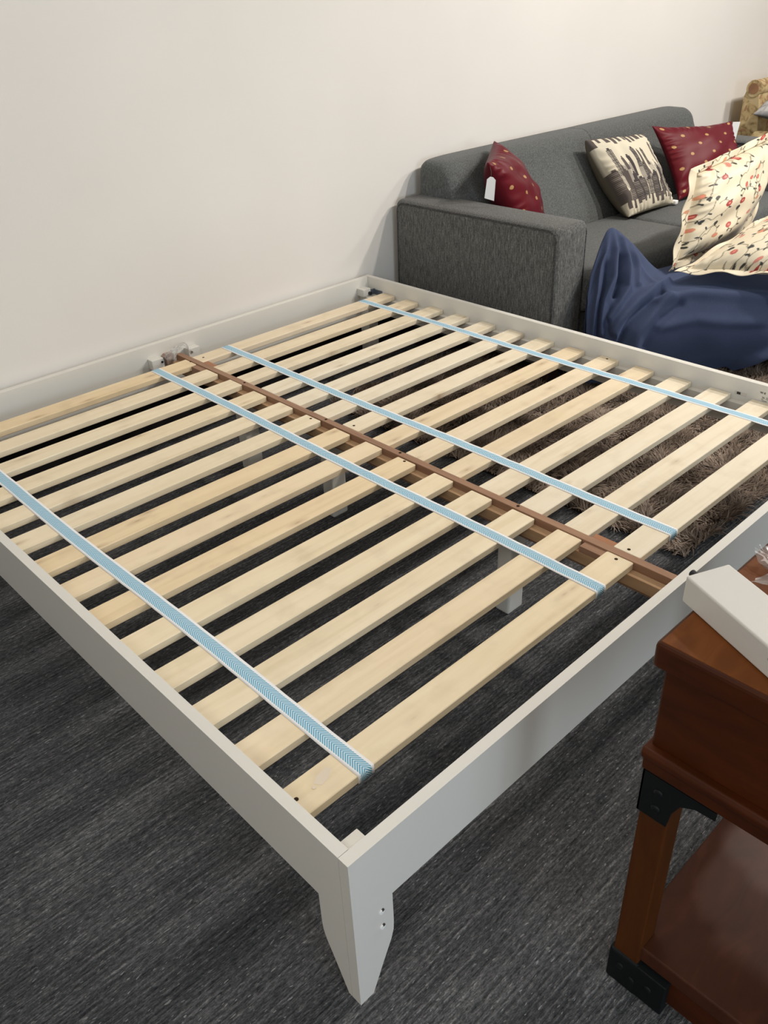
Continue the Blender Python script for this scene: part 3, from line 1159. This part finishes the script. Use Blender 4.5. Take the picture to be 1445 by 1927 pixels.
# keep clear of the sofa arm front and the bed rail
me = grid_mesh('duvet', G)
duv = link('duvet', me, 'blue_cotton', None)
sol = duv.modifiers.new('thick', 'SOLIDIFY')
sol.thickness = 0.006
sol.offset = -1.0
tag(duv, 'crumpled navy blue duvet heaped in front of the sofa under the floral shams', 'duvet')

# ------------------------------------------------------------------ shag rug under the bed
RX0, RX1, RY0, RY1 = 1.50, 3.45, -1.84, -0.29
rug = thing('shag_rug', 'brown shag rug with long pile, under the bed and the sofa front', 'rug', ((RX0 + RX1) / 2, (RY0 + RY1) / 2, 0))
box('backing', RX0 + .01, RX1 - .01, RY0 + .01, RY1 - .01, 0.001, 0.010, 'rug_backing', rug)
NB = 130000
bx = rng.uniform(RX0, RX1, NB)
by = rng.uniform(RY0, RY1, NB)
keep = ~((bx > 2.35) & (by > -1.15))
for (lx, ly) in ((2.24, -.79),):
    keep &= ~((abs(bx - lx) < .05) & (abs(by - ly) < .05))
bx, by = bx[keep], by[keep]
nb = len(bx)


def field(x, y, k):
    return (np.sin(11 * x + 5 * np.sin(7 * y + k)) + np.sin(13 * y + 4 * np.sin(9 * x + 2 * k)) + np.sin(23 * (x + y) + k) + np.sin(31 * (x - y) + 3 * k)) / 2.0


ang = 1.9 * field(bx, by, 1.0) + rng.normal(0, .55, nb)
lean = np.clip(0.85 + .35 * field(bx, by, 2.3) + rng.normal(0, .2, nb), .25, 1.35)
ln_ = rng.uniform(.028, .052, nb)
wd = rng.uniform(.0015, .0032, nb)
dx, dy = np.cos(ang), np.sin(ang)
sxv, syv = -dy, dx
V = np.zeros((nb, 8, 3), np.float32)
for k in range(4):
    t = k / 3.0
    th = lean * (0.35 + 0.9 * t)
    hz = ln_ * t
    wv_ = .006 * np.sin(2.6 * t + 6 * field(bx, by, 5.0)) * t
    px_ = bx + dx * hz * np.sin(th) + sxv * wv_
    py_ = by + dy * hz * np.sin(th) + syv * wv_
    pz_ = 0.009 + hz * np.cos(th) * 0.9
    wk = wd * (1 - 0.75 * t ** 2)
    for s_, o_ in ((-1, 0), (1, 1)):
        V[:, 2 * k + o_, 0] = px_ + s_ * sxv * wk
        V[:, 2 * k + o_, 1] = py_ + s_ * syv * wk
        V[:, 2 * k + o_, 2] = np.maximum(pz_, 0.012)
b0 = (np.arange(nb) * 8)[:, None]
Q = np.concatenate([b0 + np.array([2 * k, 2 * k + 1, 2 * k + 3, 2 * k + 2])[None] for k in range(3)], 0)
me = quads_mesh('pile', V.reshape(-1, 3), Q)
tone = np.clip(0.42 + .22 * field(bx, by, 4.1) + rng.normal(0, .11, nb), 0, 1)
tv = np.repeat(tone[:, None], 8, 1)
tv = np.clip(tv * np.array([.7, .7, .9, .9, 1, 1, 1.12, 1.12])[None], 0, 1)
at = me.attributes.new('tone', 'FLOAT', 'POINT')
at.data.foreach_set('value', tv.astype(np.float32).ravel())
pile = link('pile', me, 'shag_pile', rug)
pile['kind'] = 'stuff'

# ------------------------------------------------------------------ cherry end table
TX0, TX1, TY0, TY1 = 0.335, 0.93, -2.93, -2.358
TZ = 0.740
table = thing('end_table', 'cherry wood end table with black iron corner brackets and a lower shelf', 'table', ((TX0 + TX1) / 2, (TY0 + TY1) / 2, 0))
tt_ = box('tabletop', TX0 - .016, TX1 + .016, TY0 - .012, TY1 + .012, TZ - .042, TZ - .001, 'cherry_side_shaded', table, 0.007, 3)
box('top_panel', TX0 - .0105, TX1 + .0105, TY0 - .0065, TY1 + .0065, TZ - .006, TZ, 'cherry_top', tt_, 0.001)  # separate lighter layer, so the tabletop edge below keeps its painted shade
box('case', TX0, TX1, TY0, TY1, 0.555, TZ - .0425, 'cherry_side_shaded', table, 0.003)
prism('molding', [(TX0 - .011, .556), (TX0 - .015, .548), (TX0 - .013, .538), (TX0 - .006, .530), (TX0 - .004, .508), (TX1 + .004, .508), (TX1 + .006, .530), (TX1 + .013, .538), (TX1 + .015, .548), (TX1 + .011, .556)],
      'y', TY0 - .006, TY1 + .006, 'cherry_side_shaded', table, 0.002)
LW2 = .044
for lx in (TX0, TX1 - LW2):
    for ly in (TY0, TY1 - LW2):
        box('leg', lx, lx + LW2, ly, ly + LW2, 0.004, .5075, 'cherry_leg', table, 0.0025)
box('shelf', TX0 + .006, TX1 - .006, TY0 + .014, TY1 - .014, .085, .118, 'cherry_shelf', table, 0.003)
box('shelf_apron', TX0 + .012, TX0 + .03, TY0 + LW2, TY1 - LW2, .02, .0845, 'cherry_side_shaded', table, 0.002)


def bracket(fx, nx, fy, ny):
    """upper iron corner: plates on two faces of the leg with a curved arm under the moulding"""
    def prof():
        return [(0, .506), (0, .424), (.046, .424), (.050, .455), (.060, .478), (.080, .490), (.108, .492), (.108, .506)]
    t = .003
    bm = bmesh.new()
    for axis in ('y', 'x'):
        A, B = [], []
        for d, z in prof():
            if axis == 'y':
                A.append(bm.verts.new((fx - nx * t, fy + ny * (d - t), z)))
                B.append(bm.verts.new((fx - nx * .0003, fy + ny * (d - t), z)))
            else:
                A.append(bm.verts.new((fx + nx * (d - t), fy - ny * t, z)))
                B.append(bm.verts.new((fx + nx * (d - t), fy - ny * .0003, z)))
        n = len(A)
        bm.faces.new(A)
        bm.faces.new(B[::-1])
        for i in range(n):
            bm.faces.new((A[i], B[i], B[(i + 1) % n], A[(i + 1) % n]))
    bmesh.ops.recalc_face_normals(bm, faces=bm.faces[:])
    return bm_mesh(bm, 'corner_bracket')


def rivet(c, parent):
    bm = bmesh.new()
    bmesh.ops.create_uvsphere(bm, u_segments=10, v_segments=6, radius=.0075)
    for v in bm.verts:
        v.co.x *= .45
    return link('rivet', bm_mesh(bm, 'rivet', True), 'black_iron', parent, c)


for fx, nx in ((TX0, 1), (TX1, -1)):
    for fy, ny in ((TY1, -1), (TY0, 1)):
        o = link('corner_bracket', bracket(fx, nx, fy, ny), 'black_iron', table)
        if nx > 0:
            for z in (.478, .446):
                rivet((fx - .003, fy + ny * .024, z), o)
        f = link('foot_bracket', box_mesh(min(fx - nx * .005, fx + nx * .052), max(fx - nx * .005, fx + nx * .052), min(fy - ny * .005, fy + ny * .052), max(fy - ny * .005, fy + ny * .052), 0, .080, .005, 2, 'foot_bracket'), 'black_iron', table)
        if nx > 0:
            ya, yb = sorted((fy + ny * .046, fy + ny * .098))
            box('foot_plate', fx - .0048, fx + .016, ya, yb, .004, .080, 'black_iron', f, .002)
            for yy, z in ((.018, .05), (.040, .035), (.07, .045)):
                rivet((fx - .0045, fy + ny * yy, z), f)

# ------------------------------------------------------------------ white wooden bar lying on the table
bar = box('wooden_bar', -.0335, .0335, -.56, 0, 0, .041, 'white_paint_bar', None, 0.0028, 3)
bar.location = (0, 0, 0)
bm = bmesh.new()
bm.from_mesh(bar.data)
for v in bm.verts:
    v.co += Vector((0, -.28, .0205))
bm.to_mesh(bar.data)
bm.free()
bar.rotation_euler = (0, 0, math.atan2(-.0595, .139) * 1.0)
dirv = Vector((-.396, -.918, 0))
bar.rotation_euler = (0, 0, math.atan2(-dirv.x, dirv.y) + math.pi)
bar.location = (0.411 + .0335 * .918, -2.329 - .0335 * .396, TZ + 0.0005)
tag(bar, 'white painted wooden bar lying across the corner of the cherry table', 'bar')
peg = cyl('peg', (0, 0, 0), .0052, .012, 'y', 'black_bolt', None)
peg.parent = bar
peg.location = (-.015, .004, .033)


# ------------------------------------------------------------------ clear plastic film
def film(name, label, P, seed):
    r = np.random.default_rng(seed)
    P = P + r.normal(0, .0022, P.shape)
    me = grid_mesh(name, P, smooth=False)
    o = link(name, me, 'clear_film', None)
    tag(o, label, 'plastic film')
    return o


nu, nv = 22, 12
uu, vv = np.meshgrid(np.linspace(0, 1, nu), np.linspace(0, 1, nv), indexing='ij')
ar = math.pi * (uu * 1.05 - .02)
rad = .036 + .006 * np.sin(9 * uu + 4 * vv)
P = np.stack([XB - .004 - (rad + .012) * np.cos(ar), -.048 - .045 * vv - .012 * np.sin(6 * uu), .318 + rad * np.sin(ar) * (1.0 - .3 * vv)], -1)
film('plastic_film', 'crumpled clear plastic film wrapped over the end of the bed center beam at the wall', P, 3)
uu, vv = np.meshgrid(np.linspace(0, 1, 26), np.linspace(0, 1, 16), indexing='ij')
P = np.stack([.505 + .10 * uu - .03 * vv, -2.372 - .16 * vv - .02 * np.sin(8 * uu), TZ + .006 + .016 * np.abs(np.sin(7 * uu + 3 * vv)) * np.abs(np.sin(5 * vv + 2 * uu + .5))], -1)
film('plastic_film', 'crumpled clear plastic film on the cherry table behind the white bar', P, 9)

# ------------------------------------------------------------------ damask chair at the far right, by the wall
chair = thing('armchair', 'tan damask upholstered chair with a rolled back, beyond the sofa by the wall', 'chair', (5.5, -.42, 0))
CX0, CX1 = 5.06, 5.92
box('seat', CX0 + .03, CX1 - .03, -.80, -.20, .20, .45, 'damask', chair, .03, 3)
prof = [(-.08, .2), (-.08, .76)]
for a_ in np.linspace(-.2, math.pi * 1.25, 16):
    prof.append((-.14 + .046 * math.cos(a_), .808 + .046 * math.sin(a_)))
prof += [(-.185, .70), (-.22, .45), (-.22, .2)]
bk = prism('back', prof, 'x', CX0 + .03, CX1 - .03, 'damask', chair, 0.0, False)
for xx in (CX0 + .03, CX1 - .03):
    cyl('scroll_end', (xx, -.14, .808), .047, .02, 'x', 'damask', bk, 24)
    cyl('scroll_rosette', (xx - (.012 if xx < 5.5 else -.012), -.14, .808), .030, .006, 'x', 'damask_rose', bk, 20)
for x0 in (CX0 - .12, CX1 - .02):
    ar_ = []
    for a_ in np.linspace(0, math.pi, 12):
        ar_.append((x0 + .07 + .07 * math.cos(a_), .53 + .06 * math.sin(a_)))
    ar_ = [(x0 + .13, .2)] + ar_ + [(x0 + .01, .2)]
    prism('arm', ar_, 'y', -.78, -.23, 'damask', chair, .006)
for x0 in (CX0 + .04, CX1 - .10):
    for y0 in (-.78, -.20):
        box('leg', x0, x0 + .05, y0, y0 + .05, 0, .20, 'dark_leg', chair, .004)

cg = Canvas(90, (176, 174, 172))
for k in np.arange(0, 1, .11):
    cg.rect(k, k + .03, 0, 1, (148, 146, 146))
    cg.rect(0, 1, k, k + .03, (154, 152, 152))
pillow('throw_pillow', 'grey plaid pillow with dark underside on the tan damask chair', 'pillow',
       [(4.885, -.25, .695), (5.32, -.21, .80), (5.42, -.50, .735), (5.06, -.58, .665)], .16, cg, (92, 90, 88), 'print_cotton', seed=4, concave=.05)
